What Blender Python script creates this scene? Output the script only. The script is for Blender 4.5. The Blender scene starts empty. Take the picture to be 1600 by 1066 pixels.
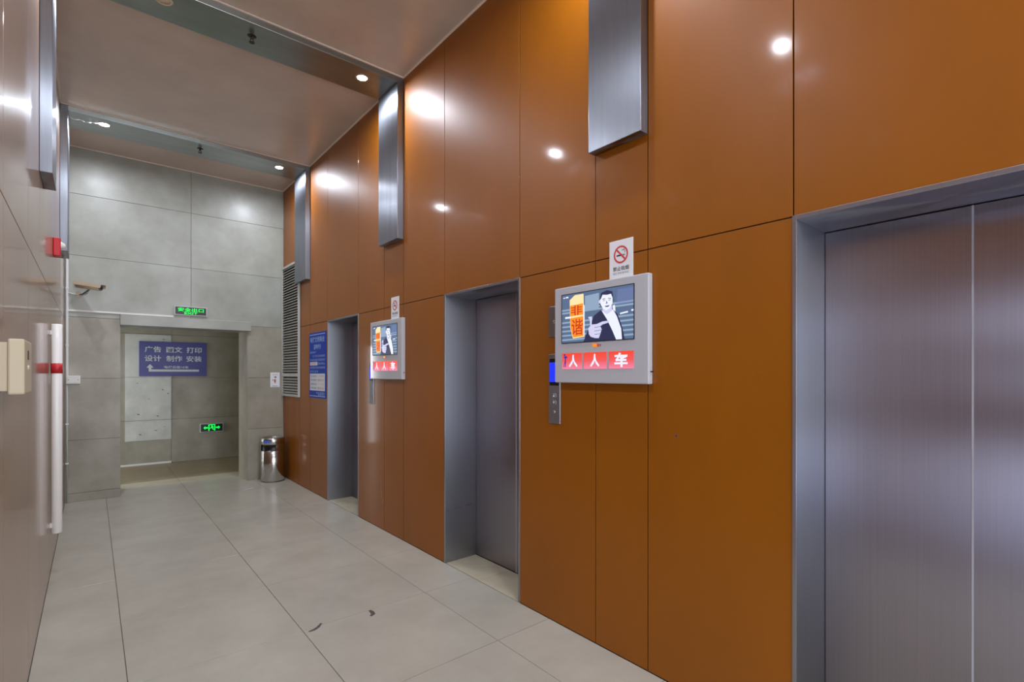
import bpy, bmesh, math, random
from mathutils import Vector, Matrix
random.seed(7)
S = bpy.context.scene
C = S.collection
PI = math.pi
R_ = math.radians

# ------------------------------------------------------------------ camera
EYE = 1.476
cd = bpy.data.cameras.new('camera'); cam = bpy.data.objects.new('camera', cd); C.objects.link(cam)
cd.sensor_width = 36; cd.lens = 36 * 790 / 1600; cd.shift_y = 51 / 1600; cd.clip_start = .02
cam.location = (0, 0, EYE); cam.rotation_euler = (R_(90), 0, -R_(39.7485))
S.camera = cam

# ------------------------------------------------------------------ world, daylight, exposure
w = bpy.data.worlds.new('sky'); S.world = w; w.use_nodes = True
wb = w.node_tree.nodes['Background']; wb.inputs[0].default_value = (.88, .94, 1, 1); wb.inputs[1].default_value = 2.2
S.view_settings.view_transform = 'Standard'; S.view_settings.look = 'None'
S.view_settings.exposure = 0.10; S.view_settings.gamma = 1; S.view_settings.use_curve_mapping = False
S.cycles.use_denoising = True
S.cycles.max_bounces = 10; S.cycles.diffuse_bounces = 6; S.cycles.glossy_bounces = 6
S.cycles.sample_clamp_indirect = 6
S.cycles.caustics_reflective = True
def area(name, loc, rot, sx, sy, power, col):
    l = bpy.data.lights.new(name, 'AREA'); l.shape = 'RECTANGLE'; l.size = sx; l.size_y = sy; l.energy = power; l.color = col
    o = bpy.data.objects.new(name, l); C.objects.link(o); o.location = loc; o.rotation_euler = rot; return o
XL_OUT = -.62; YP_OUT = 10.25
area('added_entrance_daylight', (.94, -3.75, 1.75), (R_(90), 0, 0), 2.2, 3.3, 130, (.84, .91, 1))  # daylight from an unseen doorway added behind the camera
area('passage_daylight', (-2.45, 9.1, 1.3), (R_(90), 0, R_(-90)), 1.5, 2.3, 42, (.93, .97, 1))
area('added_side_door_daylight', (XL_OUT, -.92, 1.05), (R_(90), 0, R_(-90)), 1.6, 2.0, 32, (.50, .62, 1))  # bluish daylight through the added side doorway, out of view
area('added_slot_daylight', (-.35, YP_OUT, 1.03), (R_(-90), 0, 0), .2, 2.05, 14, (.95, .98, 1))  # daylight behind an added window slot, itself unseen
LAMP = 1350.0

# ------------------------------------------------------------------ dimensions (metres; x across, y down the lobby)
XL, XR, YF, ZC = -.235, 2.12, 7.68, 4.09
YB = -3.5          # unseen end with the added entrance
YP = 10.07         # passage rear wall
ZT = 2.092         # door height / horizontal joint
BAND = [(1.497, 1.835), (4.05, 4.43), (6.53, 6.97)]
LIFT = [(-.07, .82), (2.472, 3.372), (5.031, 5.915)]

# ------------------------------------------------------------------ materials
def s2l(c):
    return tuple((x / 12.92 if x <= .04045 else ((x + .055) / 1.055) ** 2.4) for x in [v / 255 for v in c])
def mat(name, col, rough=.5, metal=0, coat=0, coat_r=.1, emit=0, spec=.5, var=None, vscale=(3, 3, 3), vdetail=6, rnd=0, bump=0, bscale=(40, 40, 40),
        rvar=0, aniso=0, contrast=(.3, .7)):
    m = bpy.data.materials.new(name); m.use_nodes = True; nt = m.node_tree; N = nt.nodes; L = nt.links
    b = N['Principled BSDF']; c = s2l(col) + (1,)
    b.inputs['Base Color'].default_value = c; b.inputs['Roughness'].default_value = rough; b.inputs['Metallic'].default_value = metal
    b.inputs['Coat Weight'].default_value = coat; b.inputs['Coat Roughness'].default_value = coat_r
    b.inputs['Specular IOR Level'].default_value = spec
    if emit:
        b.inputs['Emission Color'].default_value = c; b.inputs['Emission Strength'].default_value = emit
    tc = None
    def coords(sc):
        nonlocal tc
        if tc is None: tc = N.new('ShaderNodeNewGeometry')
        mp = N.new('ShaderNodeMapping'); mp.inputs['Scale'].default_value = sc
        L.new(tc.outputs['Position'], mp.inputs[0]); return mp.outputs[0]
    if var:
        n = N.new('ShaderNodeTexNoise'); n.inputs['Scale'].default_value = 1; n.inputs['Detail'].default_value = vdetail; n.inputs['Roughness'].default_value = .62
        L.new(coords(vscale), n.inputs['Vector'])
        r = N.new('ShaderNodeMapRange'); r.inputs[1].default_value = contrast[0]; r.inputs[2].default_value = contrast[1]
        L.new(n.outputs['Fac'], r.inputs[0])
        mx = N.new('ShaderNodeMix'); mx.data_type = 'RGBA'
        mx.inputs[6].default_value = c; mx.inputs[7].default_value = s2l(var) + (1,)
        L.new(r.outputs[0], mx.inputs[0]); out = mx.outputs[2]
        if rnd:
            oi = N.new('ShaderNodeObjectInfo'); rr = N.new('ShaderNodeMapRange'); rr.inputs[3].default_value = 1 - rnd; rr.inputs[4].default_value = 1 + rnd
            L.new(oi.outputs['Random'], rr.inputs[0])
            hv = N.new('ShaderNodeHueSaturation'); L.new(rr.outputs[0], hv.inputs['Value']); L.new(out, hv.inputs['Color']); out = hv.outputs[0]
        L.new(out, b.inputs['Base Color'])
        if rvar:
            r2 = N.new('ShaderNodeMapRange'); r2.inputs[1].default_value = .3; r2.inputs[2].default_value = .7
            r2.inputs[3].default_value = rough - rvar; r2.inputs[4].default_value = rough + rvar
            L.new(n.outputs['Fac'], r2.inputs[0]); L.new(r2.outputs[0], b.inputs['Roughness'])
    if bump:
        n2 = N.new('ShaderNodeTexNoise'); n2.inputs['Scale'].default_value = 1; n2.inputs['Detail'].default_value = 3
        L.new(coords(bscale), n2.inputs['Vector'])
        bp = N.new('ShaderNodeBump'); bp.inputs['Strength'].default_value = bump; bp.inputs['Distance'].default_value = .002
        L.new(n2.outputs['Fac'], bp.inputs['Height']); L.new(bp.outputs[0], b.inputs['Normal'])
    if aniso:
        b.inputs['Anisotropic'].default_value = aniso; b.inputs['Anisotropic Rotation'].default_value = 0
        t = N.new('ShaderNodeTangent'); t.direction_type = 'RADIAL'; t.axis = 'Z'; L.new(t.outputs[0], b.inputs['Tangent'])
    return m
M = dict(
    panel=mat('orange_lacquer', (150, 85, 0), .44, coat=.2, coat_r=.09, spec=.30, var=(136, 77, 0), vscale=(1.2, 1.2, .5), bump=.05, bscale=(5, 5, 1.2)),
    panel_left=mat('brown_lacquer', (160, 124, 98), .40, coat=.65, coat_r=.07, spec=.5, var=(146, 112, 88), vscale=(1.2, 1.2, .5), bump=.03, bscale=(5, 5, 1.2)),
    joint=mat('panel_joint', (52, 28, 12), .8),
    steel=mat('brushed_steel', (166, 169, 177), .34, 1, var=(159, 162, 171), vscale=(150, 150, 1.2), aniso=.9),
    steel_band=mat('band_steel', (152, 157, 166), .34, 1, var=(138, 143, 152), vscale=(24, 24, 1.6), aniso=.85, rvar=.03),
    steel_door=mat('brushed_door_steel', (164, 159, 164), .32, 1, var=(157, 152, 157), vscale=(170, 170, 1.2), aniso=.93),
    steel_dark=mat('beam_steel', (172, 178, 176), .28, 1, var=(150, 156, 154), vscale=(1, 6, 6)),
    chrome=mat('polished_steel', (196, 194, 192), .16, 1),
    ceiling=mat('ceiling_satin', (208, 193, 178), .30, coat=.5, coat_r=.14, var=(192, 176, 161), vscale=(2, 2, 2)),
    trim=mat('pale_trim', (238, 226, 212), .4),
    tile=mat('floor_tile', (184, 180, 166), .26, var=(160, 155, 143), vscale=(2.2, 2.2, 2.2), rnd=.02, vdetail=7, contrast=(.15, .85)),
    grout=mat('floor_joint', (104, 96, 86), .8),
    cream=mat('cream_stone', (188, 180, 156), .3, var=(172, 164, 140), vscale=(5, 5, 5)),
    tan=mat('tan_stone', (150, 134, 104), .35, var=(134, 120, 94), vscale=(4, 4, 4), rnd=.04),
    stone=mat('grey_stone', (166, 169, 160), .42, coat=.3, coat_r=.30, var=(142, 143, 132), vscale=(2.4, 2.4, 2.4), rnd=.04, vdetail=10, rvar=.08, bump=.06, bscale=(30, 30, 30)),
    stone_low=mat('brownish_stone', (164, 158, 142), .40, coat=.3, coat_r=.30, var=(136, 131, 115), vscale=(2.6, 2.6, 2.2), rnd=.04, vdetail=10, rvar=.08, bump=.06, bscale=(30, 30, 30)),
    stone_gap=mat('stone_joint', (92, 90, 80), .9),
    pale=mat('daylight_patch', (214, 214, 208), .3, var=(184, 186, 182), vscale=(4, 4, 4)),
    fleck=mat('dark_fleck', (92, 90, 84), .7),
    white=mat('white_plastic', (226, 226, 222), .35),
    tvbody=mat('silver_plastic', (190, 192, 198), .09, spec=.7),
    beige=mat('beige_metal', (206, 196, 168), .4),
    cctv=mat('cream_metal', (204, 190, 164), .4),
    dark=mat('dark_plastic', (30, 30, 34), .35),
    black=mat('black', (12, 12, 14), .3),
    red=mat('red_plastic', (196, 22, 34), .3),
    redtape=mat('red_band', (202, 40, 48), .4),
    signblue=mat('sign_blue', (58, 58, 142), .35),
    signwhite=mat('sign_white', (214, 222, 226), .4),
    notice=mat('notice_blue', (2, 56, 168), .5, spec=.2),
    notice_txt=mat('notice_print', (150, 178, 224), .4),
    pink=mat('notice_red_print', (206, 92, 92), .4),
    paper=mat('white_paper', (228, 230, 232), .5),
    ink=mat('black_ink', (40, 40, 48), .5),
    inkgrey=mat('grey_ink', (110, 112, 120), .5),
    prohib=mat('prohibition_red', (206, 62, 62), .4),
    slat=mat('louvre_metal', (150, 148, 138), .4),
    louvre_frame=mat('louvre_frame', (186, 190, 184), .4),
    louvre_back=mat('louvre_dark', (34, 33, 30), .8),
    gexit=mat('green_lit_letters', (0, 255, 80), .5, emit=1.0),
    exitface=mat('exit_face', (26, 34, 38), .3),
    bluelit=mat('blue_display', (20, 40, 255), .5, emit=1.0),
    lens_off=mat('unlit_lens', (214, 200, 176), .3),
    bulbmark=mat('grey_dark_metal', (70, 66, 64), .4, .6),
    scuff=mat('dark_scuff', (74, 66, 62), .7),
    rail=mat('white_pipe', (252, 252, 250), .22),
    binlabel=mat('blue_label', (66, 110, 206), .3),
    bluedot=mat('blue_dot', (40, 44, 150), .4),
    glass=mat('added_door_metal', (150, 152, 156), .35, 1),
)
def lit(name, col, k):
    m = bpy.data.materials.new(name); m.use_nodes = True; nt = m.node_tree; b = nt.nodes['Principled BSDF']
    b.inputs['Base Color'].default_value = (.02, .02, .02, 1); b.inputs['Roughness'].default_value = .25
    b.inputs['Emission Color'].default_value = s2l(col) + (1,); b.inputs['Emission Strength'].default_value = k; return m
M['lamp'] = lit('lamp_lens', (238, 243, 255), LAMP)

# ------------------------------------------------------------------ helpers
def BM(): return bmesh.new()
def bx(bm, x0, x1, y0, y1, z0, z1, bev=0, mi=0):
    x0, x1 = min(x0, x1), max(x0, x1); y0, y1 = min(y0, y1), max(y0, y1); z0, z1 = min(z0, z1), max(z0, z1)
    v = [bm.verts.new(p) for p in ((x0, y0, z0), (x1, y0, z0), (x1, y1, z0), (x0, y1, z0), (x0, y0, z1), (x1, y0, z1), (x1, y1, z1), (x0, y1, z1))]
    fs = [bm.faces.new([v[i] for i in q]) for q in ((3, 2, 1, 0), (4, 5, 6, 7), (0, 1, 5, 4), (1, 2, 6, 5), (2, 3, 7, 6), (3, 0, 4, 7))]
    for f in fs: f.material_index = mi
    if bev:
        es = list({e for f in fs for e in f.edges})
        bmesh.ops.bevel(bm, geom=es, offset=bev, segments=2, affect='EDGES', profile=.5)
    return fs
def cyl(bm, p0, p1, r0, r1=None, n=20, caps=True, mi=0):
    if r1 is None: r1 = r0
    p0, p1 = Vector(p0), Vector(p1); d = (p1 - p0).normalized(); a = d.orthogonal().normalized(); b = d.cross(a)
    A = [bm.verts.new(p0 + (a * math.cos(2 * PI * i / n) + b * math.sin(2 * PI * i / n)) * r0) for i in range(n)]
    B = [bm.verts.new(p1 + (a * math.cos(2 * PI * i / n) + b * math.sin(2 * PI * i / n)) * r1) for i in range(n)]
    for i in range(n):
        f = bm.faces.new((A[i], A[(i + 1) % n], B[(i + 1) % n], B[i])); f.smooth = True; f.material_index = mi
    if caps:
        f = bm.faces.new(A[::-1]); f.material_index = mi; f = bm.faces.new(B); f.material_index = mi
def lathe(bm, prof, c=(0, 0, 0), n=40, a0=0, a1=2 * PI, mi=0, axis='Z'):
    full = abs(a1 - a0 - 2 * PI) < 1e-6; cols = []
    k = n if full else n + 1
    for i in range(k):
        a = a0 + (a1 - a0) * i / n; col = []
        for r, z in prof:
            p = (r * math.cos(a), r * math.sin(a), z)
            if axis == '-Y': p = (p[0], -p[2], p[1])
            col.append(bm.verts.new((c[0] + p[0], c[1] + p[1], c[2] + p[2])))
        cols.append(col)
    for i in range(n):
        A, B = cols[i], cols[(i + 1) % k]
        for j in range(len(prof) - 1):
            f = bm.faces.new((A[j], B[j], B[j + 1], A[j + 1])); f.smooth = True; f.material_index = mi
    bmesh.ops.remove_doubles(bm, verts=bm.verts, dist=1e-5)
def tube(bm, pts, r, n=8):
    for a, b in zip(pts, pts[1:]): cyl(bm, a, b, r, n=n)
def plate(bm, pts, y, mi=0):            # flat polygon in the local wall plane (x right, z up)
    f = bm.faces.new([bm.verts.new((p[0], y, p[1])) for p in pts]); f.material_index = mi; f.normal_update()
    if f.normal.y > 0: f.normal_flip()
    return f
def rect(x0, z0, x1, z1): return [(x0, z0), (x1, z0), (x1, z1), (x0, z1)]
def obj(name, bm, m, parent=None, loc=None, rot=None, kind=None, recalc=True):
    if recalc: bmesh.ops.recalc_face_normals(bm, faces=bm.faces)
    me = bpy.data.meshes.new(name); bm.to_mesh(me); bm.free()
    for x in (m if isinstance(m, (list, tuple)) else [m]): me.materials.append(M[x] if isinstance(x, str) else x)
    o = bpy.data.objects.new(name, me); C.objects.link(o)
    if parent: o.parent = parent
    if loc: o.location = loc
    if rot: o.rotation_euler = rot
    if kind: o['kind'] = kind
    return o
def tag(o, label, cat, group=None):
    o['label'] = label; o['category'] = cat
    if group: o['group'] = group
    return o
def thing(name, label, cat, loc=(0, 0, 0), rz=0, group=None):
    o = bpy.data.objects.new(name, None); o.empty_display_size = .05; C.objects.link(o); o.location = loc; o.rotation_euler = (0, 0, rz)
    return tag(o, label, cat, group)
def dup(root, loc, label):
    def cp(o, par):
        c = o.copy(); C.objects.link(c)
        if par: c.parent = par
        for ch in o.children: cp(ch, c)
        return c
    r = cp(root, None); r.location = loc; r['label'] = label; return r
RIGHT, FAR, LEFT = -PI / 2, 0, PI / 2   # turn of a local wall frame: x = viewer's right, z = up, -y = out of the wall

def text_faces(bm, s, cx, cz, h, y, width=None, mi=0, bold=.0, align='CENTER', thick=0):
    """lettering as a flat mesh: h = height of one character, centred at (cx, cz) in the wall frame"""
    cu = bpy.data.curves.new('lettering', 'FONT'); cu.body = s; cu.align_x = 'LEFT'; cu.size = 1; cu.offset = bold; cu.resolution_u = 2
    o = bpy.data.objects.new('lettering', cu); C.objects.link(o)
    bpy.context.view_layer.update()
    me = bpy.data.meshes.new_from_object(o.evaluated_get(bpy.context.evaluated_depsgraph_get()))
    bpy.data.objects.remove(o); bpy.data.curves.remove(cu)
    if not me.vertices: return
    xs = [v.co.x for v in me.vertices]; zs = [v.co.y for v in me.vertices]
    x0, x1, z0, z1 = min(xs), max(xs), min(zs), max(zs)
    k = h / (z1 - z0); kx = k if width is None else width / (x1 - x0)
    vs = [bm.verts.new((cx + (v.co.x - (x0 + x1) / 2) * kx, y, cz + (v.co.y - (z0 + z1) / 2) * k)) for v in me.vertices]
    for p in me.polygons:
        try:
            f = bm.faces.new([vs[i] for i in p.vertices]); f.material_index = mi; f.normal_update()
            if f.normal.y > 0: f.normal_flip()
        except ValueError: pass
    bpy.data.meshes.remove(me)

# ================================================================== FLOOR
bm = BM(); bx(bm, -2.6, 4, YB - .6, YP + .05, -.10, -.006)
floor = obj('floor', bm, 'grout', kind='structure')
def cuts(a, b, first, step):
    k = math.ceil((a - first) / step + 1e-6); out = [a]
    while first + k * step < b - 1e-6: out.append(first + k * step); k += 1
    return out + [b]
G = .0016
cx_ = cuts(XL, XR, .133, .798); cy_ = cuts(YB, 8.1, 2.2, .798)
for i in range(len(cx_) - 1):
    for j in range(len(cy_) - 1):
        bm = BM(); bx(bm, cx_[i] + G, cx_[i + 1] - G, cy_[j] + G, cy_[j + 1] - G, -.012, 0, .0012); obj('tile', bm, 'tile', floor)
for a, b in cuts(-2.5, 3.9, .133, .798) and list(zip(cuts(-2.5, 3.9, .133, .798), cuts(-2.5, 3.9, .133, .798)[1:])):
    bm = BM(); bx(bm, a + G, b - G, 8.1 + G, 8.5 - G, -.012, 0, .001); obj('border_tile', bm, 'cream', floor)
    bm = BM(); bx(bm, a + G, b - G, 8.5 + G, 9.3 - G, -.012, 0, .001); obj('passage_tile', bm, 'tan', floor)
    bm = BM(); bx(bm, a + G, b - G, 9.3 + G, YP, -.012, 0, .001); obj('passage_tile', bm, 'tan', floor)

# ================================================================== RIGHT AND LEFT WALLS (lacquered panels over a dark backing)
PT = .014; J = .0026
def breaks():
    b = [YF]
    for (l0, l1), (b0, b1) in zip(LIFT[::-1], BAND[::-1]): b += [b1, b0, l1, l0]
    b = [YF, 6.97, 6.53, 5.915, 5.031, 4.43, 4.05, 3.372, 2.472, 1.835, 1.497, .82, -.07, -.73, -1.05, -1.75, -2.6, YB]
    return sorted(b)
BR = breaks()
def inlift(a, b): return any(l0 - .01 <= a and b <= l1 + .01 for l0, l1 in LIFT)
bm = BM()
bx(bm, XR + PT, XR + .6, YB, YF + .5, ZT, ZC + .1)
prev = YB
for l0, l1 in LIFT + [(YF + .5, 99)]:
    bx(bm, XR + PT, XR + .6, prev, l0, -.05, ZT); prev = l1
wr = obj('wall_right', bm, 'joint', kind='structure')
for a, b in zip(BR, BR[1:]):
    bm = BM(); bx(bm, XR, XR + PT, a + J, b - J, ZT + J, ZC - .001, .0012); obj('panel', bm, 'panel', wr)
    if not inlift(a, b):
        bm = BM(); bx(bm, XR, XR + PT, a + J, b - J, .003, ZT - J, .0012); obj('panel', bm, 'panel', wr)
bm = BM()
SD = (-1.75, -.07)      # added side doorway in the left wall, unseen beside the camera, for daylight
bx(bm, XL - PT - .25, XL - PT, YB, YF + .02, ZT, ZC + .1); bx(bm, XL - PT - .25, XL - PT, YB, SD[0], -.05, ZT); bx(bm, XL - PT - .25, XL - PT, SD[1], YF + .02, -.05, ZT)
wl = obj('wall_left', bm, 'joint', kind='structure')
for a, b in zip(BR, BR[1:]):
    for z0, z1 in ((.003, ZT - J), (ZT + J, ZC - .001)):
        if z0 < 1 and SD[0] - .01 < a and b < SD[1] + .01: continue
        bm = BM(); bx(bm, XL - PT, XL, a + J, b - J, z0, z1, .0012); obj('panel', bm, 'panel_left', wl)

# ================================================================== FAR WALL of grey stone with the passage opening
OX0, OX1, OZ = .268, 1.655, 2.07
bm = BM()
bx(bm, -2.6, OX0, YF + .02, YF + .52, -.05, ZC + .1); bx(bm, OX1, 4, YF + .02, YF + .52, -.05, ZC + .1); bx(bm, OX0, OX1, YF + .02, YF + .52, OZ, ZC + .1)
wf = obj('wall_far', bm, 'stone_low', kind='structure')
ROW = [.71, 1.42, 2.13, 2.84, 3.55]
SG = .0016
def slab(x0, x1, z0, z1, m, par, y0=YF, t=.02, name='stone_slab'):
    bm = BM(); bx(bm, x0 + SG, x1 - SG, y0, y0 + t, z0 + SG, z1 - SG, .001); return obj(name, bm, m, par)
for z0, z1 in ((2.13, 2.84), (2.84, 3.55), (3.55, ZC)):
    slab(XL, .99, z0, z1, 'stone', wf); slab(.99, XR, z0, z1, 'stone', wf)
for z0, z1 in ((0, .10), (.10, .71), (.71, 1.42), (1.42, 2.13)):
    slab(XL, OX0, z0, z1, 'stone_low', wf)
for z0, z1 in ((0, .71), (.71, 1.42), (1.42, 2.13)):
    slab(OX1, XR, z0, z1, 'stone_low', wf)
bm = BM(); bx(bm, OX0 - .004, OX1 + .035, YF - .035, YF + .25, OZ - .01, 2.185, .004); obj('lintel', bm, 'stone', wf)
bm = BM(); bx(bm, OX1 - .006, OX1, YF + .02, YF + .52, 0, OZ); obj('opening_reveal', bm, 'stone_low', wf)
bm = BM(); bx(bm, -2.6, -.45, YP + .02, YP + .3, -.05, 2.95); bx(bm, -.25, 4, YP + .02, YP + .3, -.05, 2.95); bx(bm, -.45, -.25, YP + .02, YP + .3, 2.08, 2.95)
wp = obj('wall_passage', bm, 'stone_gap', kind='structure')
px_ = [-2.4, -1.2, -.45, -.25, 1.02, 2.2, 3.4]
for a, b in zip(px_, px_[1:]):
    for z0, z1 in ((0, .72), (.72, 1.41), (1.41, 2.12), (2.12, 2.9)):
        if a == -.45 and z1 < 2.2: continue          # added window slot, unseen, for daylight reflected in the right wall
        slab(a, b, z0, z1, 'stone_low', wp, YP)
bm = BM(); bx(bm, 3.4, 3.6, YF + .5, YP + .3, -.05, 2.95); obj('wall_passage_end', bm, 'stone_low', kind='structure')
bm = BM(); bx(bm, -2.6, 3.6, YF + .5, YP + .3, 2.6, 2.9); obj('ceiling_passage', bm, 'stone', kind='structure')
bm = BM(); bx(bm, -2.4, 1.02, YP - .012, YP, 0, .030, .002); obj('baseboard_daylight_line', bm, 'white', kind='structure')  # bright line of daylight along the base, put into a white strip

# ================================================================== CEILING, edge trims, steel bands
bm = BM(); bx(bm, XL - .3, XR + .6, YB, YF + .5, ZC + .02, ZC + .12)
ce = obj('ceiling', bm, 'joint', kind='structure')
cb = [YB, -1.05, -.73] + [v for p in BAND for v in p] + [YF]
for k in range(0, len(cb), 2):
    bm = BM(); bx(bm, XL, XR, cb[k] + .001, cb[k + 1] - .001, ZC, ZC + .02); obj('ceiling_panel', bm, 'ceiling', ce)
n = 0
for k in range(0, len(cb), 2):
    a, b = cb[k], cb[k + 1]
    n += 1; bm = BM()
    bx(bm, XR - .014, XR, a, b, ZC - .008, ZC); bx(bm, XL, XL + .014, a, b, ZC - .008, ZC)
    bx(bm, XL, XR, b - .014, b, ZC - .007, ZC)
    if k: bx(bm, XL, XR, a, a + .008, ZC - .005, ZC)
    obj('trim_%d' % n, bm, 'trim', kind='structure')
PD, BD, ZPB = .058, .054, 2.665
for i, (a, b) in enumerate([(-1.05, -.73)] + BAND):
    bm = BM(); bx(bm, XL + PD, XR - PD, a, b, ZC - BD, ZC + .015, .002)
    t = obj('trim_%d' % (n + 1 + i), bm, 'steel_dark', kind='structure')
    for x0, x1 in ((XR - PD, XR), (XL, XL + PD)):
        bm = BM(); bx(bm, x0, x1, a, b, ZPB, ZC, .0025); obj('steel_pilaster', bm, 'steel_band', t)
    
# ================================================================== UNSEEN END behind the camera: doorways added to let daylight in
bm = BM(); bx(bm, XL - .3, XL + .1, YB - .2, YB, 0, ZC + .1); bx(bm, XR - .1, XR + .6, YB - .2, YB, 0, ZC + .1); bx(bm, XL, XR, YB - .2, YB, 3.45, ZC + .1)
we = obj('wall_added_entrance', bm, 'panel', kind='structure')
bm = BM()
for x in (XL + .1, .55, 1.33, XR - .15): bx(bm, x, x + .05, YB - .12, YB - .06, 0, 3.45)
for z in (.02, 2.15, 3.40): bx(bm, XL + .1, XR - .1, YB - .12, YB - .06, z, z + .09)
obj('added_entrance_door', bm, 'glass', kind='structure')  # unseen frame added to band the daylight in steel reflections
bm = BM()
for yy in (SD[0], (SD[0] + SD[1]) / 2 - .025, SD[1] - .05): bx(bm, XL - .14, XL - .09, yy, yy + .05, 0, ZT)
for z0, z1 in ((.005, .05), (.92, 1.36), (1.50, 1.74), (2.04, ZT)): bx(bm, XL - .13, XL - .10, SD[0] + .05, SD[1] - .05, z0, z1)
obj('added_side_door', bm, 'glass', kind='structure')  # unseen rails added to shape the daylight mirrored in the nearest lift

# ================================================================== LIFTS
DX = 2.425
def lift(l0, l1, split, label):
    t = thing('elevator', label, 'elevator', (XR, l1, 0), RIGHT, 'elevators along the orange wall')
    W = l1 - l0; D = DX - XR; s = l1 - split
    # local: x 0..W to the viewer's right, y 0..D into the wall
    bm = BM(); bx(bm, -.004, .012, -.003, D, 0, ZT + .004, .0015); obj('jamb', bm, 'steel', t)
    bm = BM(); bx(bm, W - .012, W + .004, -.003, D, 0, ZT + .004, .0015); obj('jamb', bm, 'steel', t)
    bm = BM(); bx(bm, .012, W - .012, -.003, D, ZT - .014, ZT + .004, .0015); obj('header', bm, 'steel', t)
    bm = BM(); bx(bm, .014, s - .0015, D - .012, D + .02, .006, ZT - .016, .002); obj('door', bm, 'steel_door', t)
    bm = BM(); bx(bm, s + .0015, W - .014, D - .012, D + .02, .006, ZT - .016, .002); obj('door', bm, 'steel_door', t)
    bm = BM(); bx(bm, s - .0035, s + .0035, D - .016, D - .011, .006, ZT - .016, .0015); obj('door_edge', bm, 'tvbody', t)
    bm = BM(); bx(bm, .012, W - .012, D - .012, D + .03, -.01, .004); obj('door_track', bm, 'dark', t)
    for a, b in ((.012, W * .5), (W * .5, W - .012)):
        bm = BM(); bx(bm, a + .0008, b - .0008, .004, D - .014, -.012, .001, .001); obj('sill_slab', bm, 'cream', t)
    bm = BM(); bx(bm, -.004, W + .004, D + .035, D + .06, -.02, ZT + .02); obj('back_plate', bm, 'dark', t)
    return t
lift(LIFT[0][0], LIFT[0][1], .335, 'steel elevator nearest the camera, its wide doors at the right edge')
lift(LIFT[1][0], LIFT[1][1], 2.85, 'middle steel elevator, between the two wall screens')
lift(LIFT[2][0], LIFT[2][1], 5.47, 'farthest steel elevator, beside the blue notice board')

# ================================================================== DOWNLIGHTS AND SPRINKLERS on the steel bands
ZB = ZC - BD
def downlight(x, y, on, label):
    t = thing('downlight', label, 'light', (x, y, ZB), 0, 'recessed downlights')
    bm = BM(); lathe(bm, [(.040, -.001), (.043, -.005), (.050, -.005), (.055, 0)], n=32); obj('ring', bm, 'chrome' if on else 'beige', t)
    bm = BM(); lathe(bm, [(0, -.003), (.041, -.003), (.041, 0)], n=32); obj('lens', bm, 'lamp' if on else 'lens_off', t)
mid = [(a + b) / 2 for a, b in BAND]
downlight(.10, mid[0] + .02, True, 'lit downlight on the nearest steel band, left side, reflected beside the right wall joint')
downlight(1.80, mid[0] + .02, True, 'lit downlight on the nearest steel band, right side, above the first pilaster')
downlight(.10, mid[1] - .05, True, 'lit downlight at the left end of the middle steel band')
downlight(1.80, mid[1] - .05, True, 'bright lit downlight at the right end of the middle steel band')
downlight(.38, mid[1] - .05, False, 'unlit beige downlight on the middle steel band')
downlight(.10, mid[2] - .08, True, 'bright lit downlight at the left end of the farthest band, fed by a loose wire')
downlight(1.79, mid[2] - .08, True, 'bright lit downlight at the right end of the farthest steel band')
for x in (.1, 1.8): downlight(x, -.89, True, 'unseen lit downlight added behind the camera, %s side' % ('left' if x < 1 else 'right'))  # unseen pair added to light the near end evenly
for x, y, l in ((.935, mid[1] - .03, 'dark sprinkler head at the middle of the middle steel band'), (.95, mid[2] - .06, 'dark sprinkler head at the middle of the farthest steel band')):
    t = thing('sprinkler', l, 'sprinkler', (x, y, ZB), 0, 'sprinkler heads')
    bm = BM(); lathe(bm, [(0, -.004), (.026, -.004), (.032, 0)], n=20); obj('escutcheon', bm, 'bulbmark', t)
    bm = BM(); cyl(bm, (0, 0, 0), (0, 0, -.022), .008, n=10)
    for s in (-1, 1): tube(bm, [(s * .008, 0, -.018), (s * .012, 0, -.034), (0, 0, -.046)], .003, 6)
    obj('frame', bm, 'bulbmark', t)
    bm = BM(); cyl(bm, (0, 0, -.046), (0, 0, -.049), .020, n=14); obj('deflector', bm, 'bulbmark', t)
bm = BM(); tube(bm, [(XL + PD + .002, 0, -.002), (-.14, .01, -.020), (-.09, 0, -.012), (-.05, .012, -.018), (0, 0, -.012), (.055, .0, -.004)], .004, 6)
tag(obj('cable', bm, 'white', loc=(0, mid[2] - .08, ZB)), 'short white wire trailing to the left downlight of the farthest band', 'cable')

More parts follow.
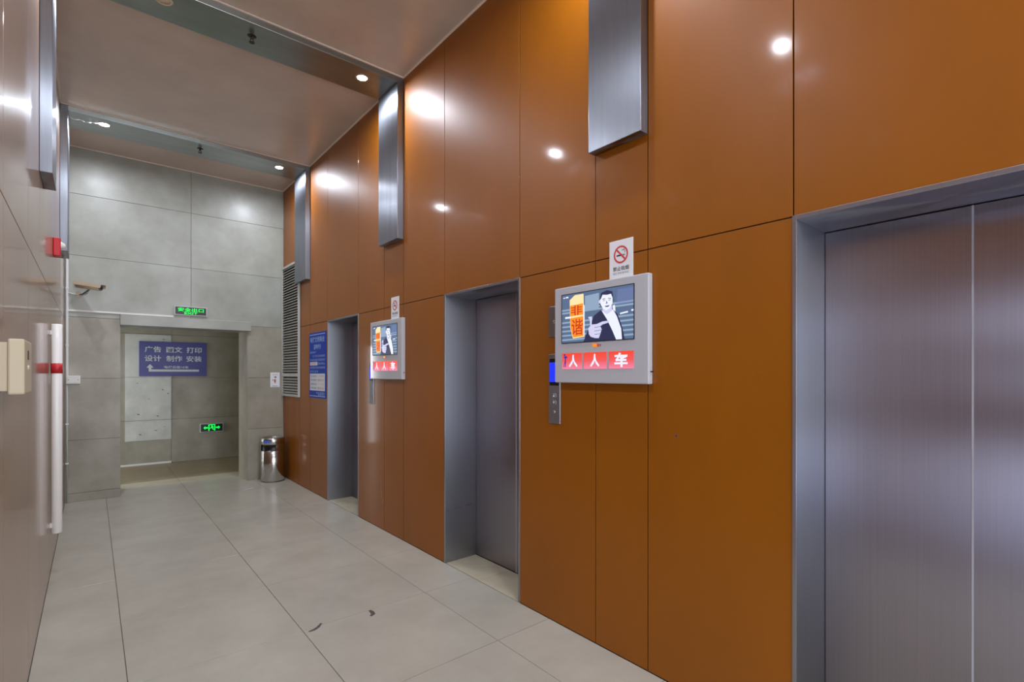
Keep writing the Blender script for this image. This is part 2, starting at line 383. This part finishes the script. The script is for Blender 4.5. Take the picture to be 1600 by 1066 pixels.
# ================================================================== WALL SCREENS
def screen_picture(bm, W, H, y):
    """the advertisement: man in a dark suit pointing at an orange lit sign; material indices 0.."""
    X = lambda u: (u - .5) * W
    Z = lambda v: (v - .5) * H
    def P(pts, layer, mi): plate(bm, [(X(a), Z(b)) for a, b in pts], y - .00012 * layer, mi)
    def E(cu, cv, ru, rv, layer, mi, n=20, a0=0, a1=2 * PI): P([(cu + ru * math.cos(a0 + (a1 - a0) * i / n), cv + rv * math.sin(a0 + (a1 - a0) * i / n)) for i in range(n)], layer, mi)
    P(rect(0, 0, 1, 1), 0, 0)
    for i, v in enumerate((.04, .13, .22, .31, .40, .60, .66)):      # pale shutter slats behind
        P([(0, v), (1, v + .02), (1, v + .055), (0, v + .035)], 1, 1)
    P([(.35, .62), (.55, .64), (.55, .94), (.35, .92)], 1, 1); P([(.78, .66), (1, .68), (1, .95), (.80, .95)], 1, 2)
    P([(.05, .50), (.14, .50), (.14, .54), (.05, .54)], 2, 4); P([(.83, .47), (.93, .49), (.93, .52), (.83, .50)], 2, 4)
    P([(.97, .51), (1, .51), (1, .545), (.97, .54)], 2, 4); P([(.02, .93), (.05, .93), (.05, .95), (.02, .95)], 2, 4); P([(.06, .93), (.10, .93), (.10, .96), (.06, .96)], 2, 4)
    P([(.745, .45), (.775, .44), (.765, .66), (.735, .66)], 2, 4)     # bright tube by his shoulder
    # lit sign
    P([(.12, .88), (.20, .97), (.33, .97), (.345, .10), (.17, .08), (.13, .30)], 2, 5)
    P([(.125, .76), (.32, .78), (.325, .55), (.13, .54)], 3, 6); P([(.13, .50), (.325, .52), (.33, .12), (.175, .10), (.135, .30)], 3, 6)
    P([(.325, .14), (.345, .14), (.345, .74), (.325, .74)], 3, 4)
    text_faces(bm, '非', X(.225), Z(.655), .20 * H, y - .0006, width=.17 * W, mi=7, bold=.012)
    text_faces(bm, '谐', X(.235), Z(.31), .33 * H, y - .0006, width=.17 * W, mi=7, bold=.008)
    # man
    P([(.33, 0), (.36, .12), (.45, .40), (.48, .50), (.58, .60), (.62, .50), (.74, .58), (.80, .48), (.86, .22), (.89, 0)], 4, 8)       # suit
    P([(.58, .60), (.64, .52), (.74, .58), (.79, .44), (.845, .2), (.855, 0), (.78, 0), (.73, .18), (.66, .40)], 5, 4)                   # shirt
    P([(.60, .64), (.72, .66), (.73, .56), (.66, .50), (.60, .57)], 6, 9)                                                           # neck
    E(.65, .765, .098, .15, 7, 8)                                                                                               # hair mass
    P([(.57, .86), (.60, .90), (.66, .915), (.71, .90), (.735, .80), (.735, .70), (.70, .61), (.65, .575), (.605, .62), (.575, .70), (.565, .78)], 8, 4)  # face
    P([(.565, .83), (.58, .93), (.66, .965), (.73, .93), (.745, .82), (.715, .885), (.66, .875), (.60, .89), (.575, .80)], 9, 8)                         # fringe
    P([(.60, .795), (.64, .80), (.64, .812), (.60, .808)], 10, 8); P([(.675, .80), (.715, .79), (.715, .802), (.675, .812)], 10, 8)
    P([(.605, .765), (.635, .767), (.635, .777), (.605, .775)], 10, 3); P([(.68, .765), (.71, .762), (.71, .772), (.68, .775)], 10, 3)
    P([(.655, .765), (.672, .71), (.645, .705)], 10, 2); P([(.63, .665), (.70, .67), (.675, .64), (.645, .642)], 10, 3)
    E(.562, .76, .014, .035, 8, 9, 10)
    # pointing hand
    P([(.45, .06), (.41, .14), (.40, .26), (.43, .31), (.42, .44), (.40, .47), (.405, .49), (.455, .49), (.45, .33), (.52, .33), (.60, .37), (.69, .375), (.69, .34), (.60, .31), (.57, .28), (.59, .22), (.57, .13), (.55, .05)], 11, 9)
    for k, v in enumerate((.26, .19, .12)): P([(.49, v), (.585, v + .012), (.585, v + .022), (.49, v + .012)], 12, 2)
    P([(.34, 0), (.38, .14), (.43, .09), (.55, .03), (.56, 0)], 12, 8)
pic = [lit('picture_' + n, c, 1.0) for n, c in (('slate', (84, 106, 138)), ('pale_slate', (140, 162, 188)), ('mid_blue', (98, 116, 160)), ('dark_blue', (60, 66, 100)), ('white', (232, 236, 255)),
        ('cream', (255, 226, 170)), ('orange', (252, 140, 24)), ('brick', (196, 50, 14)), ('navy', (34, 40, 76)), ('skin', (206, 204, 236)))]
tilemat = []
for k in range(3):
    m = bpy.data.materials.new('backlit_red'); m.use_nodes = True; nt = m.node_tree; b = nt.nodes['Principled BSDF']
    ge = nt.nodes.new('ShaderNodeTexCoord'); sx = nt.nodes.new('ShaderNodeSeparateXYZ'); nt.links.new(ge.outputs['Generated'], sx.inputs[0])
    cr = nt.nodes.new('ShaderNodeValToRGB'); cr.color_ramp.elements[0].color = s2l((240, 130, 160)) + (1,); cr.color_ramp.elements[1].color = s2l((240, 66, 34)) + (1,)
    cr.color_ramp.elements.new(.5).color = s2l((236, 84, 84)) + (1,)
    nt.links.new(sx.outputs[2], cr.inputs[0]); nt.links.new(cr.outputs[0], b.inputs['Emission Color']); b.inputs['Emission Strength'].default_value = 1
    b.inputs['Base Color'].default_value = (.02, .02, .02, 1); b.inputs['Roughness'].default_value = .3
    tilemat.append(m); break
M['redtile'] = tilemat[0]; M['picwhite'] = pic[4]; M['picblue'] = lit('picture_deep_blue', (44, 48, 150), 1)
TW, TH, TD = .648, .546, .036
def wall_screen(yc, label):
    t = thing('wall_screen', label, 'screen', (XR, yc, 1.424), RIGHT, 'advertising screens on the wall')
    bm = BM(); bx(bm, -TW / 2, TW / 2, -TD, 0, 0, TH, .006)
    obj('body', bm, 'tvbody', t)
    SW, SH = .500, .272
    sc = BM(); screen_picture(sc, SW, SH, 0); s = obj('display', sc, pic, t, loc=(-.012, -TD - .0015, .364), recalc=False)
    bm = BM()
    for r in (rect(-SW / 2 - .004, -SH / 2 - .004, SW / 2 + .004, -SH / 2), rect(-SW / 2 - .004, SH / 2, SW / 2 + .004, SH / 2 + .004),
              rect(-SW / 2 - .004, -SH / 2, -SW / 2, SH / 2), rect(SW / 2, -SH / 2, SW / 2 + .004, SH / 2)):
        bx(bm, r[0][0], r[1][0], -TD - .003, -TD + .002, r[0][1], r[2][1])
    obj('bezel', bm, 'dark', t, loc=(-.012, 0, .364))
    # orange maker's mark under the display
    bm = BM(); plate(bm, rect(-.034, -.009, -.004, .009), 0, 0); plate(bm, rect(.000, -.008, .014, .006), 0, 1); plate(bm, rect(.018, -.007, .026, .005), 0, 2)
    obj('maker_mark', bm, [pic[6], pic[7], 'inkgrey'], t, loc=(0, -TD - .0012, .205), recalc=False)
    xs = [(-.262, -.110), (-.096, .064), (.080, .238)]
    for (a, b), ch in zip(xs, '人人车'):
        bm = BM(); bx(bm, a, b, -TD - .002, -TD + .002, .078, .168, .001); p = obj('light_tile', bm, 'redtile', t)
        bm = BM(); text_faces(bm, ch, (a + b) / 2 + (.012 if a < -.2 else 0), .123, .070 if ch == '人' else .074, -TD - .0026, width=.066 if ch == '人' else .085, bold=.035)
        if a < -.2:
            q = lambda pts: plate(bm, [(a + .030 + u, .123 + v) for u, v in pts], -TD - .0027, 1)
            q([(-.012, .028), (.010, .028), (.012, .018), (.002, .016), (.002, -.004), (.0, -.034), (-.006, -.034), (-.004, -.008), (-.014, -.036), (-.018, -.034), (-.008, .0), (-.006, .014), (-.014, .018)])
            q([(-.008 + .007 * math.cos(k * PI / 5), .035 + .007 * math.sin(k * PI / 5)) for k in range(10)])
        obj('character', bm, ['picwhite', 'picblue'], p, recalc=False)
    bm = BM(); cyl(bm, (TW / 2, -TD * .5, .062), (TW / 2 + .014, -TD * .5, .062), .0035, n=8); obj('side_lock', bm, 'dark', t)
    return t
tv1 = wall_screen(1.791, 'white advertising screen between the nearest and the middle elevator')
dup(tv1, (XR, 4.336, 1.424), 'white advertising screen between the middle and the farthest elevator')

# ------------------------------------------------------------------ no smoking signs above the screens
def smoke_sign(yc, label):
    W, H = .152, .215
    t = thing('no_smoking_sign', label, 'sign', (XR, yc, 1.958), RIGHT, 'no smoking signs above the screens')
    bm = BM(); bx(bm, -W / 2, W / 2, -.004, 0, 0, H, .001); obj('plate', bm, 'paper', t)
    bm = BM(); y = -.0045; cx, cz = 0, .138; ro, ri = .046, .037
    n = 36
    for i in range(n):
        a, b = 2 * PI * i / n, 2 * PI * (i + 1) / n
        plate(bm, [(cx + r * math.cos(q), cz + r * math.sin(q)) for r, q in ((ro, a), (ro, b), (ri, b), (ri, a))], y - .0003, 0)
    d = .7071; hw = .0045
    plate(bm, [(cx - ri * d - hw * d, cz + ri * d - hw * d), (cx + ri * d - hw * d, cz - ri * d - hw * d), (cx + ri * d + hw * d, cz - ri * d + hw * d), (cx - ri * d + hw * d, cz + ri * d + hw * d)], y - .0003, 0)
    obj('prohibition_ring', bm, 'prohib', t, recalc=False)
    bm = BM(); plate(bm, rect(-.028, .130, .012, .138), y); plate(bm, rect(.015, .130, .020, .138), y); plate(bm, rect(.022, .130, .025, .138), y)
    for k in range(6):
        plate(bm, [(.022 + .003 * math.sin(k), .143 + k * .004), (.025 + .003 * math.sin(k), .143 + k * .004), (.025 + .003 * math.sin(k + 1), .147 + k * .004), (.022 + .003 * math.sin(k + 1), .147 + k * .004)], y)
    for k in range(4): plate(bm, [(.004 + .004 * k, .156 + .004 * (k % 2)), (.008 + .004 * k, .156 + .004 * ((k + 1) % 2)), (.008 + .004 * k, .159 + .004 * ((k + 1) % 2)), (.004 + .004 * k, .159 + .004 * (k % 2))], y)
    obj('cigarette', bm, 'ink', t, recalc=False)
    bm = BM(); text_faces(bm, '禁止吸烟', 0, .066, .023, y, width=.102, bold=.012); text_faces(bm, 'NO SMOKING', 0, .042, .011, y, width=.10, mi=1)
    obj('lettering', bm, ['ink', 'inkgrey'], t, recalc=False)
    return t
ns = smoke_sign(1.659, 'white no smoking sign on top of the nearer wall screen')
dup(ns, (XR, 4.205, 1.958), 'white no smoking sign on top of the farther wall screen')

# ------------------------------------------------------------------ call panels beside the screens
def call_panel(yc, label):
    t = thing('call_panel', label, 'elevator buttons', (XR, yc, 1.18), RIGHT, 'elevator call panels')
    bm = BM(); bx(bm, -.047, .047, -.008, 0, 0, .412, .002); obj('plate', bm, 'steel', t)
    bm = BM(); bx(bm, -.036, .040, -.011, -.006, .225, .385, .001); obj('display_housing', bm, 'black', t)
    bm = BM(); bx(bm, -.034, .030, -.0125, -.010, .246, .362, .0005); obj('display', bm, 'bluelit', t)
    for z, up in ((.165, 1), (.125, 0)):
        bm = BM(); bx(bm, -.016, .016, -.011, -.006, z - .014, z + .014, .004); b = obj('button', bm, 'steel', t)
        bm = BM(); q = [(-.008, z - .006), (.008, z - .006), (0, z + .008)] if up else [(-.008, z + .006), (.008, z + .006), (0, z - .008)]
        plate(bm, q, -.0115); obj('arrow', bm, 'paper', b, recalc=False)
    bm = BM(); lathe(bm, [(0, .012), (.007, .012), (.009, .008)], (0, 0, .070), n=16, axis='-Y'); obj('key_switch', bm, 'chrome', t)
    return t
cp = call_panel(2.148, 'brushed steel call panel with blue display beside the middle elevator')
dup(cp, (XR, 4.700, 1.18), 'brushed steel call panel under the farther screen, beside the farthest elevator')
t = thing('key_plate', 'small grey plate on the wall at the left edge of the nearer screen', 'plate', (XR, 2.150, 1.695), RIGHT)
bm = BM(); bx(bm, -.047, .046, -.006, 0, 0, .182, .002); obj('plate', bm, 'steel', t)
bm = BM(); lathe(bm, [(0, .009), (.010, .009), (.012, .004)], (0, 0, .09), n=16, axis='-Y'); obj('lock', bm, 'chrome', t)
bm = BM(); lathe(bm, [(0, .0015), (.004, .0015), (.005, 0)], n=12, axis='-Y')
tag(obj('sticker_dot', bm, 'bluedot', loc=(XR, 1.337, 1.183), rot=(0, 0, RIGHT)), 'tiny dark blue dot stuck on the orange panel right of the nearer screen', 'sticker')

# ================================================================== BLUE NOTICE by the farthest lift
t = thing('notice_board', 'tall blue notice board with white and red print beside the farthest elevator', 'notice', (XR, 6.252, 1.178), RIGHT)
NW, NH = .585, .802
bm = BM(); bx(bm, -NW / 2, NW / 2, -.006, 0, 0, NH, .001); obj('board', bm, 'notice', t)
bm = BM(); y = -.0066
plate(bm, rect(-NW / 2 + .02, .772, NW / 2 - .02, .782), y, 0); plate(bm, rect(-NW / 2 + .02, .018, NW / 2 - .02, .028), y, 0)
text_faces(bm, '电梯文明乘坐', 0, .715, .070, y, width=.50, mi=0, bold=.012)
text_faces(bm, '温馨提示', 0, .625, .062, y, width=.26, mi=0, bold=.012)
def line(x0, x1, z, s, mi=0): text_faces(bm, s, (x0 + x1) / 2 * NW, z, .028, y, width=(x1 - x0) * NW, mi=mi)
line(-.44, -.04, .560, '尊敬的用户：'); line(-.30, .45, .513, '为了大家安全乘坐电梯请'); line(-.45, .45, .466, '勿在梯内吸烟打闹超载乘坐')
line(.05, .45, .419, '请联系物业'); line(-.45, .45, .372, '并按照规定使用电梯谢谢'); line(-.45, .05, .325, '合作与支持')
plate(bm, rect(-.44 * NW, .399, .02 * NW, .441), y, 2); 
plate(bm, rect(-.45 * NW, .090, .45 * NW, .298), y, 2)
line(-.06, .45, .064, '物业管理处'); line(.05, .45, .042, '服务中心')
obj('print', bm, ['notice_txt', 'pink', 'signwhite'], t, recalc=False, kind='stuff')
bm = BM(); y = -.0070
line(-.40, -.02, .420, '请勿靠门', 0)
for k, z in enumerate((.268, .220, .170, .122)):
    line(-.40, -.04, z, ('物业电话', '维保电话', '报警电话', '值班电话')[k], 1); line(.02, .40, z, ('二十四小时', '请拨分机', '一一〇', '服务台')[k], 0)
obj('table_print', bm, ['pink', 'signblue'], t, recalc=False, kind='stuff')

# ================================================================== LOUVRE
t = thing('louvre_vent', 'tall grey louvred vent grille in the far corner of the orange wall', 'vent', (XR, 7.285, 1.165), RIGHT)
LW, LH = .76, 1.815; FRM = .030
bm = BM(); bx(bm, -LW / 2, LW / 2, -.006, 0, 0, LH); obj('back_panel', bm, 'louvre_back', t)
for r in (rect(-LW / 2, 0, -LW / 2 + FRM, LH), rect(LW / 2 - FRM, 0, LW / 2, LH), rect(-LW / 2 + FRM, 0, LW / 2 - FRM, FRM), rect(-LW / 2 + FRM, LH - FRM, LW / 2 - FRM, LH), rect(-LW / 2 + FRM, .270, LW / 2 - FRM, .315)):
    bm = BM(); bx(bm, r[0][0], r[1][0], -.032, -.004, r[0][1], r[2][1], .002); obj('frame', bm, 'louvre_frame', t)
bm = BM(); h = LW / 2 - FRM
v = [bm.verts.new(p) for p in ((-h, -.028, 0), (h, -.028, 0), (h, -.010, .025), (-h, -.010, .025), (-h, -.026, -.002), (h, -.026, -.002), (h, -.008, .023), (-h, -.008, .023))]
for q in ((0, 1, 2, 3), (7, 6, 5, 4), (0, 4, 5, 1), (2, 6, 7, 3), (1, 5, 6, 2), (0, 3, 7, 4)): bm.faces.new([v[i] for i in q])
sl = obj('slat', bm, 'slat', t, loc=(0, 0, .045)); z = .045 + .0365; first = True
while z < LH - FRM - .02:
    if not (.250 < z < .318):
        c = sl.copy(); C.objects.link(c); c.parent = t; c.location = (0, 0, z)
    z += .0365

# ================================================================== FAR WALL things
def exit_sign(name, loc, W, H, label, kind):
    t = thing(name, label, 'sign', loc, FAR)
    bm = BM(); bx(bm, -W / 2, W / 2, -.028, 0, 0, H, .002); obj('case', bm, 'louvre_frame', t)
    bm = BM(); bx(bm, -W / 2 + .012, W / 2 - .012, -.030, -.026, .012, H - .012); obj('face', bm, 'exitface', t)
    bm = BM(); y = -.0306
    if kind == 'exit':
        text_faces(bm, '安全出口', 0, H * .62, H * .40, y, width=W * .78, bold=.008); text_faces(bm, 'EXIT', 0, H * .25, H * .20, y, width=W * .40, bold=.01)
    else:
        cz = H / 2
        for s in (-1, 1):
            plate(bm, [(s * .125, cz), (s * .098, cz + .030), (s * .098, cz + .012), (s * .062, cz + .012), (s * .062, cz - .012), (s * .098, cz - .012), (s * .098, cz - .030)], y)
        plate(bm, rect(-.052, .022, -.036, H - .020), y); plate(bm, rect(.036, .022, .050, H - .020), y); plate(bm, rect(-.036, H - .030, .036, H - .020), y)
        plate(bm, [(.002 + .010 * math.cos(k * PI / 5), cz + .036 + .010 * math.sin(k * PI / 5)) for k in range(10)], y)
        plate(bm, [(-.012, cz + .022), (.010, cz + .022), (.012, cz - .004), (-.008, cz - .004)], y)
        plate(bm, [(.012, cz - .002), (.034, cz - .036), (.024, cz - .042), (-.002, cz - .004)], y); plate(bm, [(-.010, cz - .002), (-.028, cz - .020), (-.034, cz - .014), (-.012, cz + .006)], y)
        plate(bm, [(.010, cz + .022), (.030, cz + .008), (.026, cz + .000), (.008, cz + .012)], y)
    obj('lit_print', bm, 'gexit', t, recalc=False)
exit_sign('exit_sign', (.985, YF, 2.222), .362, .118, 'green lit exit sign above the lintel of the stone opening', 'exit')
exit_sign('exit_direction_sign', (1.600, YP, .468), .352, .150, 'green lit running man sign with arrows low on the passage wall', 'run')

t = thing('direction_sign', 'blue sign with white lettering and a bent arrow high in the stone passage', 'sign', (1.054, YP, 1.433), FAR)
SW, SH = .936, .566
bm = BM(); bx(bm, -SW / 2, SW / 2, -.022, -.0095, 0, SH, .002); obj('board', bm, 'signblue', t)
bm = BM(); y = -.0226
Zt = lambda px: SH * (1 - (px - 45) / 815)      # rows of the sign, measured down its face
for s, cxx in (('广告', -.285), ('图文', .005), ('打印', .285)): text_faces(bm, s, cxx, Zt(228), .098, y, width=.222, bold=.018)
for s, cxx in (('设计', -.285), ('制作', .005), ('安装', .285)): text_faces(bm, s, cxx, Zt(440), .098, y, width=.222, bold=.014)
text_faces(bm, '电梯后面10米', .035, Zt(645), .046, y, width=.34, bold=.012)
ax, az = -.325, Zt(725)
plate(bm, rect(ax - .018, az - .018, .355, az + .018), y); plate(bm, rect(ax - .018, az + .018, ax + .018, az + .045), y); plate(bm, [(ax - .048, az + .045), (ax + .048, az + .045), (ax, az + .105)], y)
obj('lettering', bm, 'signwhite', t, recalc=False)
for x, y1 in ((-.38, -.0085), (.38, 0)):
    bm = BM(); bx(bm, x - .02, x + .02, -.010, y1, .08, .48); obj('standoff', bm, 'steel', t)

# patch of daylight behind the sign, painted as pale sheets
t = thing('daylight_patch', 'tall daylight patch put into pale speckled sheets on the passage wall behind the blue sign', 'board', (.712, YP - .001, .395), FAR)
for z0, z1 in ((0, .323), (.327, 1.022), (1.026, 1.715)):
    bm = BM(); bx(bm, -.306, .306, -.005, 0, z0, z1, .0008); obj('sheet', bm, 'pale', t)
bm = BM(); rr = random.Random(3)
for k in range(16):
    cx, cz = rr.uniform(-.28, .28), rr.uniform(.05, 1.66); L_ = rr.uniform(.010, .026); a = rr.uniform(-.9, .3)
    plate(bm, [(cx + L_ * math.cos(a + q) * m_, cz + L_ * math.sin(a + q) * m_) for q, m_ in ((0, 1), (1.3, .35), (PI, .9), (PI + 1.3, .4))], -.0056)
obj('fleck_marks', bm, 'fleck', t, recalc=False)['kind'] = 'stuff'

# paper note
t = thing('paper_note', 'small white printed notice taped on the right stone pier', 'notice', (2.005, YF, 1.285), FAR)
bm = BM(); bx(bm, -.062, .062, -.0015, 0, 0, .208); obj('sheet', bm, 'paper', t)
bm = BM(); y = -.002
text_faces(bm, '请勿吸烟', 0, .178, .016, y, width=.07, mi=1); plate(bm, [(.005 + .016 * math.cos(k * PI / 6), .140 + .014 * math.sin(k * PI / 6)) for k in range(12)], y, 0)
plate(bm, rect(-.012, .072, .012, .112), y, 1); plate(bm, rect(-.034, .092, -.020, .108), y, 0); plate(bm, rect(-.006, .058, .008, .072), y, 0); plate(bm, rect(-.035, .012, .035, .018), y, 0)
obj('print', bm, ['inkgrey', 'pink'], t, recalc=False, kind='stuff')

# trunking and socket
t = thing('cable_trunking', 'thin white cable trunking running level on the stone wall to the exit sign', 'conduit', (0, YF, 2.20), FAR)
bm = BM(); bx(bm, XL + .03, .800, -.014, 0, -.010, .010, .002); obj('cover', bm, 'white', t)
t = thing('corner_conduit', 'white vertical conduit down the far left corner', 'conduit', (-.213, YF, 0), FAR)
bm = BM(); bx(bm, -.010, .010, -.018, 0, 1.452, ZC - BD - .001, .002); obj('cover', bm, 'white', t)
for z in (3.3, 2.45, 1.8):
    bm = BM(); bx(bm, -.014, .014, -.021, -.001, z - .012, z + .012, .002); obj('clip', bm, 'white', t)
t = thing('junction_box', 'small white junction box at the foot of the corner conduit', 'box', (-.158, YF, 1.358), FAR)
bm = BM(); bx(bm, -.065, .060, -.030, 0, 0, .094, .004); obj('body', bm, 'white', t)
bm = BM(); bx(bm, -.055, .050, -.0325, -.029, .010, .084, .002); obj('cover', bm, 'white', t)
for x in (-.045, .040):
    bm = BM(); cyl(bm, (x, -.0325, .047), (x, -.0345, .047), .005, n=10); obj('screw', bm, 'inkgrey', t)
t = thing('floor_conduit', 'thin grey conduit running down the corner to the floor', 'conduit', (-.215, YF, 0), FAR)
bm = BM(); cyl(bm, (0, -.012, .003), (0, -.012, 1.358), .008, n=10); obj('tube', bm, 'louvre_frame', t)
for z in (.9, .45):
    bm = BM(); bx(bm, -.014, .014, -.021, 0, z - .008, z + .008, .002); obj('clip', bm, 'white', t)

# surveillance camera
t = thing('surveillance_camera', 'cream bullet surveillance camera high on the left of the stone wall', 'camera', (-.105, YF, 2.405), FAR)
bm = BM(); cyl(bm, (0, 0, -.02), (0, -.012, -.02), .030, n=18); obj('wall_mount', bm, 'cctv', t)
bm = BM(); tube(bm, [(0, -.01, -.02), (.03, -.07, -.015), (.085, -.12, .035)], .009, 8); obj('arm', bm, 'inkgrey', t)
d0, d1 = Vector((-.02, -.09, .085)), Vector((.185, -.26, .045)); dv = (d1 - d0).normalized()
bm = BM(); cyl(bm, d0, d1, .034, n=20); obj('body', bm, 'cctv', t)
rgt = dv.cross(Vector((0, 0, 1))).normalized(); up = rgt.cross(dv)
bm = BM()
pr = [(-.044, -.012), (-.040, .030), (.040, .030), (.044, -.012), (.040, -.012), (.036, .026), (-.036, .026), (-.040, -.012)]
A = [bm.verts.new(d0 - dv * .01 + rgt * a + up * (b + .010)) for a, b in pr]; B = [bm.verts.new(d1 + dv * .028 + rgt * a + up * (b + .010)) for a, b in pr]
for i in range(8): bm.faces.new((A[i], A[(i + 1) % 8], B[(i + 1) % 8], B[i]))
for q in ((0, 1, 6, 7), (1, 2, 5, 6), (2, 3, 4, 5)): bm.faces.new([A[i] for i in q][::-1]); bm.faces.new([B[i] for i in q])
obj('sun_shield', bm, 'cctv', t)
bm = BM(); cyl(bm, d1, d1 + dv * .006, .030, n=20); f = obj('front_ring', bm, 'inkgrey', t)
bm = BM(); cyl(bm, d1 + dv * .006, d1 + dv * .010, .015, n=16); obj('lens', bm, 'black', f)
bm = BM(); tube(bm, [(XL + .105 + .03, -.012, -.005), (-.03, -.016, -.022), (.0, -.03, -.030), (.05, -.06, -.018), (.09, -.10, .02)], .006, 8); obj('cable', bm, 'white', t)

# ================================================================== LEFT WALL things
t = thing('fire_alarm', 'red fire alarm with a white strobe high on the left wall', 'alarm', (XL, 5.46, 2.415), LEFT)
bm = BM(); bx(bm, -.055, .055, -.046, 0, 0, .145, .006); obj('body', bm, 'red', t)
bm = BM(); lathe(bm, [(0, .030), (.018, .024), (.028, .010), (.031, 0)], (0, -.046, .092), n=20, axis='-Y'); obj('strobe', bm, 'white', t)
bm = BM(); bx(bm, -.030, .030, -.0475, -.045, .018, .040); obj('grille', bm, 'dark', t)

t = thing('guard_pole', 'white pole with a red band standing off the left wall', 'pole', (XL + .038, 5.0, .306), 0)
bm = BM(); lathe(bm, [(0, 0), (.028, 0), (.032, .004), (.032, 1.528), (.028, 1.534), (0, 1.534)], n=28); obj('pole', bm, 'rail', t)
bm = BM(); lathe(bm, [(.032, 1.172), (.0335, 1.172), (.0335, 1.246), (.032, 1.246)], n=28); obj('red_band', bm, 'redtape', t)
for z in (.06, 1.47):
    bm = BM(); bx(bm, -.038, -.020, -.022, .022, z - .015, z + .015, .002); obj('wall_clip', bm, 'white', t)

t = thing('control_box', 'cream metal control box with a keyhole on the left wall', 'box', (XL, 2.36, 1.405), LEFT)
bm = BM(); bx(bm, .012, .248, -.020, 0, .012, .176, .002); obj('back_plate', bm, 'cctv', t)
bm = BM(); bx(bm, 0, .26, -.062, -.020, 0, .188, .006); obj('body', bm, 'beige', t)
bm = BM(); bx(bm, .10, .115, -.0645, -.061, .120, .152, .001); obj('keyhole', bm, 'dark', t)
bm = BM(); lathe(bm, [(0, .005), (.007, .004), (.009, 0)], (.11, -.062, .092), n=14, axis='-Y'); obj('indicator', bm, 'lens_off', t)

# ================================================================== LITTER BIN
bcx, bcy, br, bh = 1.925, 7.475, .152, .600
t = thing('litter_bin', 'round stainless steel litter bin with a black opening in the far corner', 'bin', (bcx, bcy, 0))
va = math.atan2(-bcy, -bcx)
# seen from the camera, angles grow anticlockwise (to the right of the picture)
bm = BM(); lathe(bm, [(0, .004), (br - .006, .004), (br - .006, .02), (br, .024), (br, .420), (br - .004, .424)], n=56); obj('body', bm, 'chrome', t)
o0, o1 = va - R_(74), va + R_(14)
bm = BM(); lathe(bm, [(br - .004, .424), (br, .428), (br, .505), (br - .004, .510)], n=44, a0=o1, a1=o0 + 2 * PI); obj('collar', bm, 'chrome', t)
bm = BM(); lathe(bm, [(br - .004, .424), (br - .012, .428), (br - .012, .505), (br - .004, .510)], n=20, a0=o0, a1=o1); obj('opening', bm, 'black', t)
bm = BM(); lathe(bm, [(br - .004, .510), (br, .514), (br, .585), (br - .010, bh), (br - .022, bh), (br - .030, bh - .018), (0, bh - .018)], n=56); l = obj('lid', bm, 'chrome', t)
bm = BM(); lathe(bm, [(br + .0008, .538), (br + .0008, .572)], n=12, a0=va - R_(52), a1=va - R_(12)); obj('label', bm, 'binlabel', l)

# ================================================================== litter and marks on the floor
bm = BM(); vs = [bm.verts.new(p) for p in ((-.075, -.022, .002), (.06, -.030, .004), (.085, .02, .007), (-.05, .030, .003))]; bm.faces.new(vs)
bmesh.ops.solidify(bm, geom=bm.faces[:], thickness=.001)
tag(obj('paper_scrap', bm, 'paper', loc=(1.53, 7.10, .001), rot=(0, 0, .35)), 'white paper scrap lying on the floor in front of the litter bin', 'litter')
def mark(name, pts, wd, label):
    bm = BM(); n = len(pts)
    L = []
    for i, p in enumerate(pts):
        a = Vector(pts[min(i + 1, n - 1)]) - Vector(pts[max(i - 1, 0)]); nrm = Vector((-a.y, a.x)).normalized(); k = wd * (.35 + math.sin(PI * (i + .5) / n))
        L.append((bm.verts.new((p[0] + nrm.x * k, p[1] + nrm.y * k, .0006)), bm.verts.new((p[0] - nrm.x * k, p[1] - nrm.y * k, .0006)),
                  bm.verts.new((p[0] + nrm.x * k, p[1] + nrm.y * k, 0)), bm.verts.new((p[0] - nrm.x * k, p[1] - nrm.y * k, 0))))
    for a, b in zip(L, L[1:]):
        bm.faces.new((a[0], b[0], b[1], a[1])); bm.faces.new((a[2], b[2], b[0], a[0])); bm.faces.new((a[1], b[1], b[3], a[3]))
    tag(obj(name, bm, 'scuff'), label, 'mark')
mark('floor_chip', [(.955, 2.965), (.985, 2.968), (1.015, 2.985), (1.045, 3.02)], .008, 'dark curved chip in a floor tile corner, at a joint')
mark('floor_stain', [(1.305, 2.915), (1.330, 2.93), (1.335, 2.96), (1.332, 2.99)], .010, 'small dark stain on the floor tile ahead of the curved chip')

# pale scratches on the lacquer below the farther screen
bm = BM()
for k, (px, pz, l, wd) in enumerate(((0, .0, .16, .004), (.012, -.10, .09, .006), (-.006, .16, .05, .003), (.03, -.16, .06, .005), (.045, -.14, .05, .003))):
    plate(bm, [(px - wd, pz - l / 2), (px + wd * .6, pz - l / 2 + .01), (px + wd, pz + l / 2), (px - wd * .3, pz + l / 2 - .012)], -.0006)
o = obj('scratch_marks', bm, mat('pale_scratch', (178, 124, 74), .5), loc=(XR, 4.50, .42), rot=(0, 0, RIGHT), recalc=False)
tag(o, 'pale scratch marks on the orange panel below the farther screen', 'mark'); o['kind'] = 'stuff'

bm = BM()
for k, (a, b, z) in enumerate(((.01, .10, 0), (.08, .15, .006), (.19, .25, .012))):
    vs = [bm.verts.new(p) for p in ((a, 0, z - .003), (b, 0, z + .002), (b, 0, z + .006), (a, 0, z + .003))]; bm.faces.new(vs)
o = obj('rub_mark', bm, mat('rub_grey', (96, 96, 102), .6), loc=(XR, 3.3593, .405))
tag(o, 'dark horizontal rub mark low on the left steel jamb of the middle elevator', 'mark'); o['kind'] = 'stuff'
